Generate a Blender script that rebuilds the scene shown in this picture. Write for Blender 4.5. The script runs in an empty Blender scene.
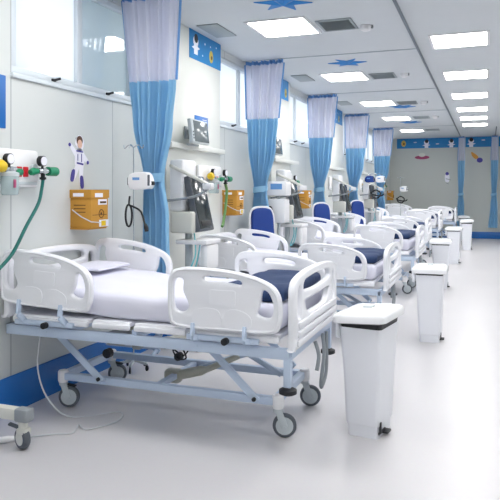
import bpy, bmesh, math, random
from mathutils import Vector, Matrix, noise
random.seed(4)
PI = math.pi
SC = bpy.context.scene
C = SC.collection
H = 3.0            # ceiling
WX = -2.82         # left wall plane
BY = 20.05         # back wall plane

# ------------------------------------------------------------------ materials
def mat(name, col, rough=0.5, metal=0.0, bump=0.0, bscale=40, var=0.0, vscale=6, emit=None, alpha=None, spec=0.5, coat=0.0, sub=None):
    m = bpy.data.materials.new(name); m.use_nodes = True
    nt = m.node_tree; N = nt.nodes; L = nt.links
    b = N['Principled BSDF']
    lin = [((c / 12.92) if c <= 0.04045 else ((c + 0.055) / 1.055) ** 2.4) for c in [x / 255 for x in col]]
    b.inputs['Base Color'].default_value = (*lin, 1)
    b.inputs['Roughness'].default_value = rough
    b.inputs['Metallic'].default_value = metal
    b.inputs['Specular IOR Level'].default_value = spec
    b.inputs['Coat Weight'].default_value = coat
    tc = N.new('ShaderNodeTexCoord')
    nz = N.new('ShaderNodeTexNoise'); nz.inputs['Scale'].default_value = vscale; nz.inputs['Detail'].default_value = 4
    L.new(tc.outputs['Object'], nz.inputs['Vector'])
    v = max(var, 0.015)
    hs = N.new('ShaderNodeMix'); hs.data_type = 'RGBA'
    hs.inputs[6].default_value = (*[c * (1 - v) for c in lin], 1)
    hs.inputs[7].default_value = (*[min(1, c * (1 + v)) for c in lin], 1)
    L.new(nz.outputs['Fac'], hs.inputs[0]); L.new(hs.outputs[2], b.inputs['Base Color'])
    if bump:
        n2 = N.new('ShaderNodeTexNoise'); n2.inputs['Scale'].default_value = bscale; n2.inputs['Detail'].default_value = 3
        L.new(tc.outputs['Object'], n2.inputs['Vector'])
        bp = N.new('ShaderNodeBump'); bp.inputs['Strength'].default_value = bump; bp.inputs['Distance'].default_value = 0.01
        L.new(n2.outputs['Fac'], bp.inputs['Height']); L.new(bp.outputs[0], b.inputs['Normal'])
    if emit:
        b.inputs['Emission Color'].default_value = (*emit[0], 1)
        b.inputs['Emission Strength'].default_value = emit[1]
    if alpha is not None: b.inputs['Alpha'].default_value = alpha
    return m

M = {}
M['wall'] = mat('wall_panel', (209, 213, 212), 0.35, var=0.02, vscale=1.2)
M['pier'] = mat('pier_panel', (222, 224, 219), 0.35)
M['backwall'] = mat('back_wall_paint', (192, 196, 192), 0.5)
M['ceil'] = mat('ceiling_paint', (214, 219, 223), 0.6)
M['blue'] = mat('blue_vinyl', (18, 104, 184), 0.3)
M['frame'] = mat('window_aluminium', (214, 222, 228), 0.35)
M['plastic'] = mat('white_bed_plastic', (240, 241, 246), 0.28, coat=0.2)
M['steel'] = mat('pale_blue_powder_coat', (196, 211, 232), 0.35, metal=0.0)
M['white'] = mat('white_plastic', (240, 240, 242), 0.35)
M['offwhite'] = mat('offwhite_plastic', (214, 214, 206), 0.4)
M['beige'] = mat('beige_plastic', (190, 190, 176), 0.5)
M['black'] = mat('black_rubber', (22, 24, 30), 0.5)
M['grey'] = mat('grey_rubber', (86, 92, 100), 0.55)
M['midgrey'] = mat('grey_plastic', (150, 156, 160), 0.45)
M['disc'] = mat('wheel_disc', (196, 204, 208), 0.4)
M['chrome'] = mat('chrome', (200, 205, 210), 0.2, metal=0.9)
M['sheet'] = mat('white_sheet', (224, 224, 238), 0.85, bump=0.25, bscale=9)
M['navy'] = mat('navy_cloth', (24, 50, 92), 0.8, bump=0.5, bscale=14, var=0.1)
M['chair'] = mat('royal_blue_upholstery', (14, 58, 140), 0.55)
M['bin'] = mat('bin_plastic', (238, 240, 246), 0.3)
M['lid'] = mat('bin_lid_plastic', (246, 247, 250), 0.25)
M['card'] = mat('yellow_brown_cardboard', (196, 142, 54), 0.75, var=0.05, vscale=20)
M['carddark'] = mat('dark_print', (92, 62, 30), 0.8)
M['yellow'] = mat('yellow_paint', (232, 196, 20), 0.45)
M['green'] = mat('green_paint', (10, 130, 90), 0.4)
M['teal'] = mat('teal_hose', (14, 104, 96), 0.4)
M['olive'] = mat('olive_green_hose', (88, 130, 70), 0.45)
M['red'] = mat('red_socket', (206, 24, 40), 0.4)
M['screen'] = mat('dark_screen', (40, 48, 52), 0.12, spec=0.7)
M['screengrey'] = mat('grey_screen', (98, 108, 112), 0.15, spec=0.8)
M['jar'] = mat('clear_jar', (196, 216, 218), 0.1, alpha=0.55)
M['lavender'] = mat('pale_blue_trim', (108, 158, 214), 0.8)
M['star'] = mat('blue_foil', (34, 132, 208), 0.35, metal=0.2)
M['poster'] = mat('blue_poster', (8, 124, 190), 0.4, var=0.12, vscale=5)
M['purple'] = mat('purple_print', (70, 64, 150), 0.6)
M['brown'] = mat('brown_print', (96, 66, 54), 0.6)
M['skin'] = mat('peach_print', (226, 186, 166), 0.6)
M['pink'] = mat('pink_print', (168, 70, 110), 0.6)
M['orange'] = mat('orange_print', (214, 150, 60), 0.6)
M['gold'] = mat('golden_print', (200, 176, 80), 0.6)
M['sticker'] = mat('white_sticker', (240, 240, 250), 0.5)
M['grille'] = mat('grey_grille', (158, 167, 171), 0.5)
M['rail'] = mat('ceiling_track_grey', (112, 122, 132), 0.45)
M['seam'] = mat('ceiling_track_pale', (176, 186, 194), 0.5)
M['cable'] = mat('pale_cable', (206, 208, 212), 0.5)
M['cyan'] = mat('cyan_tube', (110, 190, 200), 0.4)

def lamp_mat(name, strength):
    m = bpy.data.materials.new(name); m.use_nodes = True
    N = m.node_tree.nodes; b = N['Principled BSDF']
    b.inputs['Base Color'].default_value = (0.9, 0.9, 0.9, 1)
    b.inputs['Emission Color'].default_value = (1.0, 0.99, 0.97, 1)
    b.inputs['Emission Strength'].default_value = strength
    return m
M['lamp'] = lamp_mat('led_diffuser', 9.5)

def seam_wall():
    m = M['wall']; nt = m.node_tree; N = nt.nodes; L = nt.links
    b = N['Principled BSDF']; src = b.inputs['Base Color'].links[0].from_socket
    g = N.new('ShaderNodeNewGeometry'); s = N.new('ShaderNodeSeparateXYZ'); L.new(g.outputs['Position'], s.inputs[0])
    a = N.new('ShaderNodeMath'); a.operation = 'ADD'; a.inputs[1].default_value = 0.935 * 10 - 3.25 + 0.935 * 0
    L.new(s.outputs['Y'], a.inputs[0])
    w = N.new('ShaderNodeMath'); w.operation = 'MODULO'; w.inputs[1].default_value = 1.17; L.new(a.outputs[0], w.inputs[0])
    c = N.new('ShaderNodeMath'); c.operation = 'LESS_THAN'; c.inputs[1].default_value = 0.012; L.new(w.outputs[0], c.inputs[0])
    mx = N.new('ShaderNodeMix'); mx.data_type = 'RGBA'; L.new(c.outputs[0], mx.inputs[0]); L.new(src, mx.inputs[6])
    mx.inputs[7].default_value = (0.42, 0.45, 0.46, 1); L.new(mx.outputs[2], b.inputs['Base Color'])
seam_wall()

def floor_mat():
    m = bpy.data.materials.new('vinyl_floor'); m.use_nodes = True
    nt = m.node_tree; N = nt.nodes; L = nt.links; b = N['Principled BSDF']
    g = N.new('ShaderNodeNewGeometry')
    n1 = N.new('ShaderNodeTexNoise'); n1.inputs['Scale'].default_value = 0.8; n1.inputs['Detail'].default_value = 5; L.new(g.outputs['Position'], n1.inputs['Vector'])
    n2 = N.new('ShaderNodeTexNoise'); n2.inputs['Scale'].default_value = 60; n2.inputs['Detail'].default_value = 3; L.new(g.outputs['Position'], n2.inputs['Vector'])
    r = N.new('ShaderNodeValToRGB'); r.color_ramp.elements[0].color = (0.63, 0.612, 0.63, 1); r.color_ramp.elements[1].color = (0.67, 0.652, 0.67, 1)
    r.color_ramp.elements[0].position = 0.3; r.color_ramp.elements[1].position = 0.7
    L.new(n1.outputs['Fac'], r.inputs[0])
    mx = N.new('ShaderNodeMix'); mx.data_type = 'RGBA'; mx.blend_type = 'MULTIPLY'; mx.inputs[0].default_value = 0.06
    L.new(r.outputs[0], mx.inputs[6]); L.new(n2.outputs['Color'], mx.inputs[7]); L.new(mx.outputs[2], b.inputs['Base Color'])
    b.inputs['Specular IOR Level'].default_value = 0.5
    r2 = N.new('ShaderNodeMapRange'); r2.inputs[3].default_value = 0.3; r2.inputs[4].default_value = 0.36
    L.new(n1.outputs['Fac'], r2.inputs[0]); L.new(r2.outputs[0], b.inputs['Roughness'])
    bp = N.new('ShaderNodeBump'); bp.inputs['Strength'].default_value = 0.02; bp.inputs['Distance'].default_value = 0.002
    L.new(n2.outputs['Fac'], bp.inputs['Height']); L.new(bp.outputs[0], b.inputs['Normal'])
    return m
M['floor'] = floor_mat()

def cloth_mat(name, col, trans):
    m = bpy.data.materials.new(name); m.use_nodes = True
    nt = m.node_tree; N = nt.nodes; L = nt.links; N.remove(N['Principled BSDF'])
    out = N['Material Output']
    tc = N.new('ShaderNodeTexCoord'); nz = N.new('ShaderNodeTexNoise'); nz.inputs['Scale'].default_value = 30
    L.new(tc.outputs['Object'], nz.inputs['Vector'])
    lin = [(c / 255) ** 2.2 for c in col]
    mc = N.new('ShaderNodeMix'); mc.data_type = 'RGBA'
    mc.inputs[6].default_value = (*[c * 0.95 for c in lin], 1); mc.inputs[7].default_value = (*lin, 1); L.new(nz.outputs['Fac'], mc.inputs[0])
    d = N.new('ShaderNodeBsdfDiffuse'); t = N.new('ShaderNodeBsdfTranslucent'); L.new(mc.outputs[2], d.inputs[0]); L.new(mc.outputs[2], t.inputs[0])
    m1 = N.new('ShaderNodeMixShader'); m1.inputs[0].default_value = 0.35; L.new(d.outputs[0], m1.inputs[1]); L.new(t.outputs[0], m1.inputs[2])
    if trans:
        tr = N.new('ShaderNodeBsdfTransparent'); m2 = N.new('ShaderNodeMixShader'); m2.inputs[0].default_value = trans
        L.new(m1.outputs[0], m2.inputs[1]); L.new(tr.outputs[0], m2.inputs[2]); L.new(m2.outputs[0], out.inputs[0])
    else: L.new(m1.outputs[0], out.inputs[0])
    return m
M['drape'] = cloth_mat('sky_blue_curtain_cloth', (162, 210, 240), 0)
M['sheer'] = cloth_mat('lavender_mesh_cloth', (236, 238, 252), 0.15)

def pane_mat(name, col, tr, gl):
    """frosted film on glass: lets daylight through, glossy on the room side"""
    m = bpy.data.materials.new(name); m.use_nodes = True
    nt = m.node_tree; N = nt.nodes; L = nt.links; N.remove(N['Principled BSDF'])
    t = N.new('ShaderNodeBsdfTranslucent'); t.inputs[0].default_value = (*col, 1)
    d = N.new('ShaderNodeBsdfDiffuse'); d.inputs[0].default_value = (*col, 1)
    g = N.new('ShaderNodeBsdfGlossy'); g.inputs['Roughness'].default_value = 0.04; g.inputs[0].default_value = (0.9, 0.95, 1, 1)
    a = N.new('ShaderNodeMixShader'); a.inputs[0].default_value = tr; L.new(d.outputs[0], a.inputs[1]); L.new(t.outputs[0], a.inputs[2])
    b = N.new('ShaderNodeMixShader'); b.inputs[0].default_value = gl; L.new(a.outputs[0], b.inputs[1]); L.new(g.outputs[0], b.inputs[2])
    L.new(b.outputs[0], N['Material Output'].inputs[0])
    return m
M['pane_bright'] = pane_mat('bright_frosted_pane', (0.9, 0.93, 0.97), 0.9, 0.06)
M['pane_dim'] = pane_mat('dim_frosted_pane', (0.66, 0.74, 0.77), 0.62, 0.2)

# ------------------------------------------------------------------ mesh builder
class B:
    def __init__(s): s.bm = bmesh.new()
    def box(s, x0, x1, y0, y1, z0, z1, bev=0.0, seg=2, mtx=None):
        r = bmesh.ops.create_cube(s.bm, size=1)
        vs = r['verts']
        sx, sy, sz = x1 - x0, y1 - y0, z1 - z0
        for v in vs: v.co = Vector(((v.co.x + .5) * sx + x0, (v.co.y + .5) * sy + y0, (v.co.z + .5) * sz + z0))
        if bev > 0:
            es = {e for v in vs for e in v.link_edges}
            rr = bmesh.ops.bevel(s.bm, geom=list(es), offset=min(bev, min(sx, sy, sz) * .49), segments=seg, affect='EDGES', profile=.5)
            vs = list({v for f in rr['faces'] for v in f.verts} | {v for v in vs if v.is_valid})
        if mtx is not None:
            for v in vs: v.co = mtx @ v.co
        return s
    def bar(s, p0, p1, w, h, bev=0.004, up=(0, 0, 1)):
        p0, p1 = Vector(p0), Vector(p1); d = (p1 - p0); L = d.length; d.normalize()
        u = Vector(up)
        if abs(d.dot(u)) > .98: u = Vector((0, 1, 0))
        y = u.cross(d).normalized(); z = d.cross(y).normalized()
        mt = Matrix((d, y, z)).transposed().to_4x4(); mt.translation = p0
        return s.box(0, L, -w / 2, w / 2, -h / 2, h / 2, bev, 2, mt)
    def tube(s, path, r, seg=10, closed=False, cap=True):
        P = [Vector(p) for p in path]; n = len(P); rings = []
        prev = None
        for i, p in enumerate(P):
            if closed: t = P[(i + 1) % n] - P[i - 1]
            else: t = P[min(i + 1, n - 1)] - P[max(i - 1, 0)]
            t.normalize()
            if prev is None:
                a = Vector((0, 0, 1)) if abs(t.z) < .9 else Vector((1, 0, 0))
                x = a.cross(t).normalized()
            else:
                x = (prev - t * prev.dot(t)).normalized()
            prev = x; y = t.cross(x)
            rr = r[i] if isinstance(r, (list, tuple)) else r
            rings.append([s.bm.verts.new(p + (x * math.cos(2 * PI * k / seg) + y * math.sin(2 * PI * k / seg)) * rr) for k in range(seg)])
        m = n if closed else n - 1
        for i in range(m):
            a, b = rings[i], rings[(i + 1) % n]
            for k in range(seg): s.bm.faces.new((a[k], a[(k + 1) % seg], b[(k + 1) % seg], b[k]))
        if not closed and cap:
            s.bm.faces.new(rings[0][::-1]); s.bm.faces.new(rings[-1])
        return s
    def cyl(s, p0, p1, r, seg=20, r2=None):
        return s.tube([p0, p1], [r, r if r2 is None else r2], seg)
    def lathe(s, prof, c=(0, 0, 0), axis=(0, 0, 1), seg=20):
        """prof: list of (radius, height) along axis"""
        a = Vector(axis).normalized(); q = Vector((0, 0, 1)).rotation_difference(a).to_matrix(); c = Vector(c)
        rings = []
        for r, h in prof:
            rings.append([s.bm.verts.new(c + q @ Vector((max(r, 1e-4) * math.cos(2 * PI * k / seg), max(r, 1e-4) * math.sin(2 * PI * k / seg), h))) for k in range(seg)])
        for i in range(len(rings) - 1):
            for k in range(seg): s.bm.faces.new((rings[i][k], rings[i][(k + 1) % seg], rings[i + 1][(k + 1) % seg], rings[i + 1][k]))
        s.bm.faces.new(rings[0][::-1]); s.bm.faces.new(rings[-1])
        return s
    def torus(s, c, axis, R, r, seg=24, ms=8):
        a = Vector(axis).normalized(); q = Vector((0, 0, 1)).rotation_difference(a).to_matrix(); c = Vector(c)
        return s.tube([c + q @ Vector((R * math.cos(2 * PI * k / seg), R * math.sin(2 * PI * k / seg), 0)) for k in range(seg)], r, ms, closed=True)
    def soft(s, x0, x1, y0, y1, z0, z1, r, n=(10, 8, 3), amp=0.0, sc=4.0, fn=None):
        """rounded cushion: a subdivided box pushed onto a rounded box"""
        nx, ny, nz = n; vd = {}
        c = Vector(((x0 + x1) / 2, (y0 + y1) / 2, (z0 + z1) / 2)); hx, hy, hz = (x1 - x0) / 2, (y1 - y0) / 2, (z1 - z0) / 2
        def V(i, j, k):
            key = (i, j, k)
            if key in vd: return vd[key]
            p = Vector((-hx + 2 * hx * i / nx, -hy + 2 * hy * j / ny, -hz + 2 * hz * k / nz))
            q = Vector((max(-hx + r, min(hx - r, p.x)), max(-hy + r, min(hy - r, p.y)), max(-hz + r, min(hz - r, p.z))))
            d = p - q
            if d.length > 1e-6: p = q + d.normalized() * r
            if amp:
                nn = noise.noise(Vector((p.x * sc, p.y * sc, p.z * sc * .5)))
                p.z += amp * nn * (1 if k > 0 else 0)
            p = p + c
            if fn: p = fn(p)
            vd[key] = s.bm.verts.new(p); return vd[key]
        for i in range(nx):
            for j in range(ny):
                s.bm.faces.new((V(i, j, 0), V(i, j + 1, 0), V(i + 1, j + 1, 0), V(i + 1, j, 0)))
                s.bm.faces.new((V(i, j, nz), V(i + 1, j, nz), V(i + 1, j + 1, nz), V(i, j + 1, nz)))
        for i in range(nx):
            for k in range(nz):
                s.bm.faces.new((V(i, 0, k), V(i + 1, 0, k), V(i + 1, 0, k + 1), V(i, 0, k + 1)))
                s.bm.faces.new((V(i, ny, k), V(i, ny, k + 1), V(i + 1, ny, k + 1), V(i + 1, ny, k)))
        for j in range(ny):
            for k in range(nz):
                s.bm.faces.new((V(0, j, k), V(0, j, k + 1), V(0, j + 1, k + 1), V(0, j + 1, k)))
                s.bm.faces.new((V(nx, j, k), V(nx, j + 1, k), V(nx, j + 1, k + 1), V(nx, j, k + 1)))
        return s
    def prism(s, pts, t, mtx):
        """extrude a 2D outline (list of (a,b)) by t along local z; mtx maps local to scene"""
        lo = [s.bm.verts.new(mtx @ Vector((a, b, 0))) for a, b in pts]
        hi = [s.bm.verts.new(mtx @ Vector((a, b, t))) for a, b in pts]
        n = len(pts)
        s.bm.faces.new(lo[::-1]); s.bm.faces.new(hi)
        for i in range(n): s.bm.faces.new((lo[i], lo[(i + 1) % n], hi[(i + 1) % n], hi[i]))
        return s
    def plate(s, outline, holes, t, bev, mtx):
        """flat plate with holes and rounded edges"""
        cu = bpy.data.curves.new('tmp', 'CURVE'); cu.dimensions = '2D'; cu.fill_mode = 'BOTH'
        cu.extrude = t / 2 - bev; cu.bevel_depth = bev; cu.bevel_resolution = 2; cu.offset = -bev
        for pts in [outline] + holes:
            sp = cu.splines.new('POLY'); sp.points.add(len(pts) - 1); sp.use_cyclic_u = True
            for i, (a, b) in enumerate(pts): sp.points[i].co = (a, b, 0, 1)
        ob = bpy.data.objects.new('tmp', cu); C.objects.link(ob)
        dg = bpy.context.evaluated_depsgraph_get(); me = bpy.data.meshes.new_from_object(ob.evaluated_get(dg))
        me.transform(mtx); s.bm.from_mesh(me)
        bpy.data.objects.remove(ob); bpy.data.curves.remove(cu); bpy.data.meshes.remove(me)
        bmesh.ops.remove_doubles(s.bm, verts=s.bm.verts, dist=1e-5)
        return s
    def build(s, name, m, parent=None, angle=35, loc=None):
        bmesh.ops.recalc_face_normals(s.bm, faces=s.bm.faces)
        me = bpy.data.meshes.new(name); s.bm.to_mesh(me); s.bm.free()
        for p in me.polygons: p.use_smooth = True
        me.set_sharp_from_angle(angle=math.radians(angle))
        me.materials.append(M[m] if isinstance(m, str) else m)
        o = bpy.data.objects.new(name, me); C.objects.link(o)
        if parent: o.parent = parent
        if loc: o.location = loc
        return o

def smooth(pts, n=5):
    out = []; k = len(pts)
    for i in range(k):
        p0, p1, p2, p3 = [Vector(pts[(i + j) % k]) for j in (-1, 0, 1, 2)]
        for q in range(n):
            t = q / n
            out.append(tuple(0.5 * ((2 * p1) + (-p0 + p2) * t + (2 * p0 - 5 * p1 + 4 * p2 - p3) * t * t + (-p0 + 3 * p1 - 3 * p2 + p3) * t ** 3)))
    return out
def path3(pts, n=6):
    out = []; k = len(pts)
    for i in range(k - 1):
        p0, p1, p2, p3 = [Vector(pts[max(0, min(k - 1, i + j))]) for j in (-1, 0, 1, 2)]
        for q in range(n):
            t = q / n
            out.append(0.5 * ((2 * p1) + (-p0 + p2) * t + (2 * p0 - 5 * p1 + 4 * p2 - p3) * t * t + (-p0 + 3 * p1 - 3 * p2 + p3) * t ** 3))
    out.append(Vector(pts[-1])); return out
def rrect(x0, x1, y0, y1, r, n=5):
    o = []
    for cx, cy, a in ((x1 - r, y1 - r, 0), (x0 + r, y1 - r, 90), (x0 + r, y0 + r, 180), (x1 - r, y0 + r, 270)):
        for k in range(n + 1):
            t = math.radians(a + 90 * k / n); o.append((cx + r * math.cos(t), cy + r * math.sin(t)))
    return o
XZ = Matrix(((1, 0, 0, 0), (0, 0, 1, 0), (0, 1, 0, 0), (0, 0, 0, 1)))     # plate (a,b,n) -> x=a, z=b, y=n
YZ = Matrix(((0, 0, 1, 0), (1, 0, 0, 0), (0, 1, 0, 0), (0, 0, 0, 1)))     # plate (a,b,n) -> y=a, z=b, x=n

def tag(o, label, cat, group=None, kind=None):
    o['label'] = label; o['category'] = cat
    if group: o['group'] = group
    if kind: o['kind'] = kind
    return o
def thing(name, label, cat, loc=(0, 0, 0), group=None, rz=0):
    o = bpy.data.objects.new(name, None); C.objects.link(o); o.location = loc; o.rotation_euler = (0, 0, rz)
    return tag(o, label, cat, group)
KIDS = {}
def copy_tree(o, parent=None):
    c = o.copy(); C.objects.link(c); c.parent = parent
    for ch in [x for x in ALL() if x.parent == o]: copy_tree(ch, c)
    return c
def ALL(): return list(C.objects)
def dup(o, loc, label, group=None, rz=None):
    c = copy_tree(o); c.location = loc; c['label'] = label
    if group: c['group'] = group
    if rz is not None: c.rotation_euler = (0, 0, rz)
    return c
def struct(name, b, m): o = b.build(name, m); o['kind'] = 'structure'; return o

# ------------------------------------------------------------------ room
XR = 2.7; Y0 = -2.5
struct('floor', B().box(WX - .3, XR + .1, Y0 - .1, BY + .1, -.1, 0), 'floor')
struct('ceiling', B().box(WX - .3, XR + .1, Y0 - .1, BY + .1, H, H + .1), 'ceil')
struct('wall_right', B().box(XR, XR + .1, Y0, BY, 0, H), 'wall')
struct('wall_rear', B().box(WX, XR, Y0 - .1, Y0, 0, H), 'wall')
struct('wall_back', B().box(WX - .2, XR, BY, BY + .1, 0, H), 'backwall')
SILL = 2.15
wins = [(3.27, 4.78), (6.6, 7.95), (9.2, 10.9), (12.95, 14.1), (15.6, 17.1), (18.3, 19.6)]
wb = B().box(WX - .2, WX, Y0, BY, 0, SILL).box(WX - .2, WX, Y0, BY, 2.92, H)
ys = [Y0] + [v for w in wins for v in w] + [BY]
for i in range(0, len(ys), 2): wb.box(WX - .2, WX, ys[i], ys[i + 1], SILL, 2.92)
struct('wall_left', wb, 'wall')
piers = [(5.2, 6.46), (8.24, 9.1), (11.3, 12.85), (14.4, 15.4), (17.4, 18.2)]
PX = -2.74
for i, (a, b_) in enumerate(piers):
    o = struct('trim_%d' % (i + 1), B().box(WX, PX, a, b_, 0, H, .006), 'pier')
    y1 = b_ if i != 1 else 9.4
    o = struct('trim_%d' % (i + 11), B().box(WX, PX + .06, a, y1, 1.80, 1.85, .008), 'pier')
bb = B().box(WX, WX + .018, Y0, BY, 0, .235, .004)
for a, b_ in piers: bb.box(PX, PX + .016, a - .016, b_ + .016, 0, .235, .004).box(WX, PX + .016, a - .016, a, 0, .235).box(WX, PX + .016, b_, b_ + .016, 0, .235)
struct('baseboard_left', bb, 'blue')
struct('baseboard_back', B().box(WX + .02, XR, BY - .018, BY, 0, .2, .004), 'blue')

# windows
for i, (a, b_) in enumerate(wins):
    w = thing('window_%d' % (i + 1), '', ''); del w['label']; del w['category']; w['kind'] = 'structure'
    f = B(); x0, x1 = WX - .07, WX - .01
    f.box(x0, x1, a, b_, SILL, SILL + .05, .005).box(x0, x1, a, b_, 2.87, 2.92, .005)
    mid = a + .745 if i == 0 else (a + b_) / 2
    if i == 2: mid = a + .5
    muls = [a + .03, mid, b_ - .03]
    for m_ in muls: f.box(x0 + .002, x1 - .002, m_ - .03, m_ + .03, SILL + .048, 2.872, .005)
    f.box(WX - .06, WX + .02, a - .01, b_ + .01, SILL - .03, SILL, .005)
    f.build('window_frame', 'frame', w)
    for k in range(2):
        pm = 'pane_bright' if (k == 0 or i > 0) else 'pane_dim'
        p = B().box(WX - .05, WX - .042, muls[k] + .03, muls[k + 1] - .03, SILL + .05, 2.87).build('pane', pm, w)
        yy = muls[k] + (.40 if k == 0 else .36)
        B().box(WX - .012, WX + .004, yy - .02, yy + .02, SILL + .012, SILL + .03, .003).cyl((WX, yy, SILL + .02), (WX + .03, yy + .03, SILL + .035), .009, 8).build('latch', 'black', w)

# ------------------------------------------------------------------ ceiling fittings
def ceiling_light():
    t = thing('ceiling_light', '', 'ceiling light')
    f = B()
    for a in ((-.3, .3, -.33, -.3), (-.3, .3, .3, .33), (-.3, -.27, -.3, .3), (.27, .3, -.3, .3)): f.box(*a, -.012, 0, .003)
    f.build('frame', 'white', t)
    B().box(-.27, .27, -.3, .3, -.009, -.003).build('diffuser', 'lamp', t)
    return t
L0 = ceiling_light(); first = True
right = [7.12, 9.27, 11.3, 13.2, 14.8, 16.3]; left = [5.98, 8.85, 11.75, 14.3, 17.35]
hidden = [(-.27, 4.9), (-.27, 2.6), (-.27, .2), (-1.87, 3.1), (-1.87, .3), (1.4, 3), (1.4, 7), (1.4, 11), (1.4, 15)]  # unseen lights added for the foreground: both rows continued, another at right
rl = ['largest white square ceiling light of the right-hand row, nearest the camera', 'second ceiling light of the right-hand row, counted from the camera',
      'third ceiling light of the right-hand row, counted from the camera', 'fourth ceiling light of the right-hand row, narrow strip shape in view',
      'fifth ceiling light of the right-hand row, second from the back wall', 'ceiling light of the right-hand row closest to the back wall']
ll = ['large slanted ceiling light below the biggest blue star, left of the grille', 'ceiling light just beyond the small blue star above the third bay',
      'third ceiling light of the left-hand row over the beds', 'fourth ceiling light of the left-hand row, beside a small blue star', 'farthest ceiling light of the left-hand row, near the blue band']
def put_light(x, y, label, g):
    global first
    if first: first = False; L0.location = (x, y, H); L0['label'] = label; L0['group'] = g
    else: dup(L0, (x, y, H), label, g)
for y, l in zip(right, rl): put_light(-.272, y, l, 'ceiling lights over the aisle')
for y, l in zip(left, ll): put_light(-1.86, y, l, 'ceiling lights over the beds')
for i, (x, y) in enumerate(hidden):
    put_light(x, y, 'unseen square ceiling light added outside the picture to light the foreground', 'ceiling lights out of view')

vt = thing('ceiling_vent', 'flat grey square air grille beside the wall above the nearest blue poster', 'vent', (-2.52, 5.86, H), 'plain vents by the wall')
B().box(-.11, .11, -.25, .25, -.012, 0, .004).build('cover', 'grille', vt)
dup(vt, (-2.44, 8.75, H), 'flat grey air grille at the wall between the first two far curtains')
dup(vt, (-2.44, 11.5, H), 'flat grey air grille at the wall in the third bay ceiling')
rg = thing('ceiling_grille', 'slatted grey ceiling grille beside the nearest slanted ceiling light', 'vent', (-1.35, 6.05, H), 'slatted grilles beside the ceiling lights')
f = B()
for a in ((-.17, .17, -.2, -.175), (-.17, .17, .175, .2), (-.17, -.145, -.18, .18), (.145, .17, -.18, .18)): f.box(*a, -.014, 0, .003)
f.build('frame', 'grille', rg)
B().box(-.15, .15, -.18, .18, -.004, 0).build('backing', 'midgrey', rg)
for k in range(9):
    y = -.155 + k * .039
    B().box(-.145, .145, -.013, .013, -.002, .002, 0, 2, Matrix.Translation((0, y, -.009)) @ Matrix.Rotation(.5, 4, 'X')).build('slat', 'grille', rg)
for x, y, l in [(-1.35, 8.95, 'slatted ceiling grille beside the second light over the beds'), (-1.35, 11.85, 'slatted ceiling grille beside the third light over the beds'),
                (-1.33, 14.3, 'slatted ceiling grille beside the fourth light over the beds'), (-1.33, 17.3, 'slatted ceiling grille beside the farthest light over the beds')]:
    dup(rg, (x, y, H), l)
sm = thing('smoke_detector', 'white round detector next to the nearest slatted ceiling grille', 'smoke detector', (-1.1, 6.2, H), 'detectors on the ceiling')
B().lathe([(.06, 0), (.06, -.02), (.045, -.045), (.02, -.055)]).build('body', 'white', sm)
B().box(.03, .07, -.02, .02, -.03, 0, .004).build('sensor_head', 'midgrey', sm)
for x, y, l in [(-1.06, 8.9, 'white detector next to the second slatted ceiling grille'), (-1.06, 11.8, 'white detector next to the third slatted ceiling grille'),
                (-1.04, 14.2, 'white detector next to the fourth slatted ceiling grille')]: dup(sm, (x, y, H), l)

def star(x, y, r, rot, label, pts=5):
    b = B(); v = b.bm.verts; top = v.new((0, 0, -.035)); ring = []
    for k in range(pts * 2):
        a = rot + PI * k / pts; rr = r if k % 2 == 0 else r * .42
        ring.append(v.new((rr * math.cos(a), rr * math.sin(a), -.002 if k % 2 else -.008)))
    back = [v.new((p.co.x, p.co.y, -.0005)) for p in ring]
    n = len(ring)
    for k in range(n):
        b.bm.faces.new((top, ring[k], ring[(k + 1) % n])); b.bm.faces.new((ring[k], back[k], back[(k + 1) % n], ring[(k + 1) % n]))
    b.bm.faces.new(back)
    o = b.build('star_decoration', 'star', None, 10, (x, y, H)); tag(o, label, 'decoration', 'blue stars on the ceiling')
star(-1.62, 5.18, .25, .35, 'biggest blue star on the ceiling, cut by the top of the picture', 6)
star(-1.63, 7.88, .24, .1, 'blue star on the ceiling just before the second light over the beds', 6)
star(-1.5, 12.35, .25, .3, 'blue star on the ceiling beyond the third light over the beds', 6)
star(-1.66, 15.2, .25, .2, 'farthest blue star on the ceiling, a thin sliver', 6)

o = B().box(-.737, -.712, Y0, BY - .3, H - .022, H, .003).build('curtain_track', 'rail'); tag(o, 'long dark grey ceiling track running from the camera to the back wall', 'curtain track', 'ceiling curtain tracks')
o = B().box(.21, .235, 17.0, BY - .02, H - .022, H, .003).build('curtain_track', 'rail'); tag(o, 'short dark ceiling track above the curtain at the right edge', 'curtain track', 'ceiling curtain tracks')
CY = [4.54, 7.38, 10.33, 13.15, 16.3]
ords = ['first', 'second', 'third', 'fourth', 'fifth']
for i, y in enumerate(CY):
    o = B().box(WX, -.74, y - .008, y + .008, H - .008, H, .002).build('curtain_track', 'seam')
    tag(o, 'pale ceiling track running across to the wall over the %s blue bay curtain' % ords[i], 'curtain track', 'ceiling curtain tracks')

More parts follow.
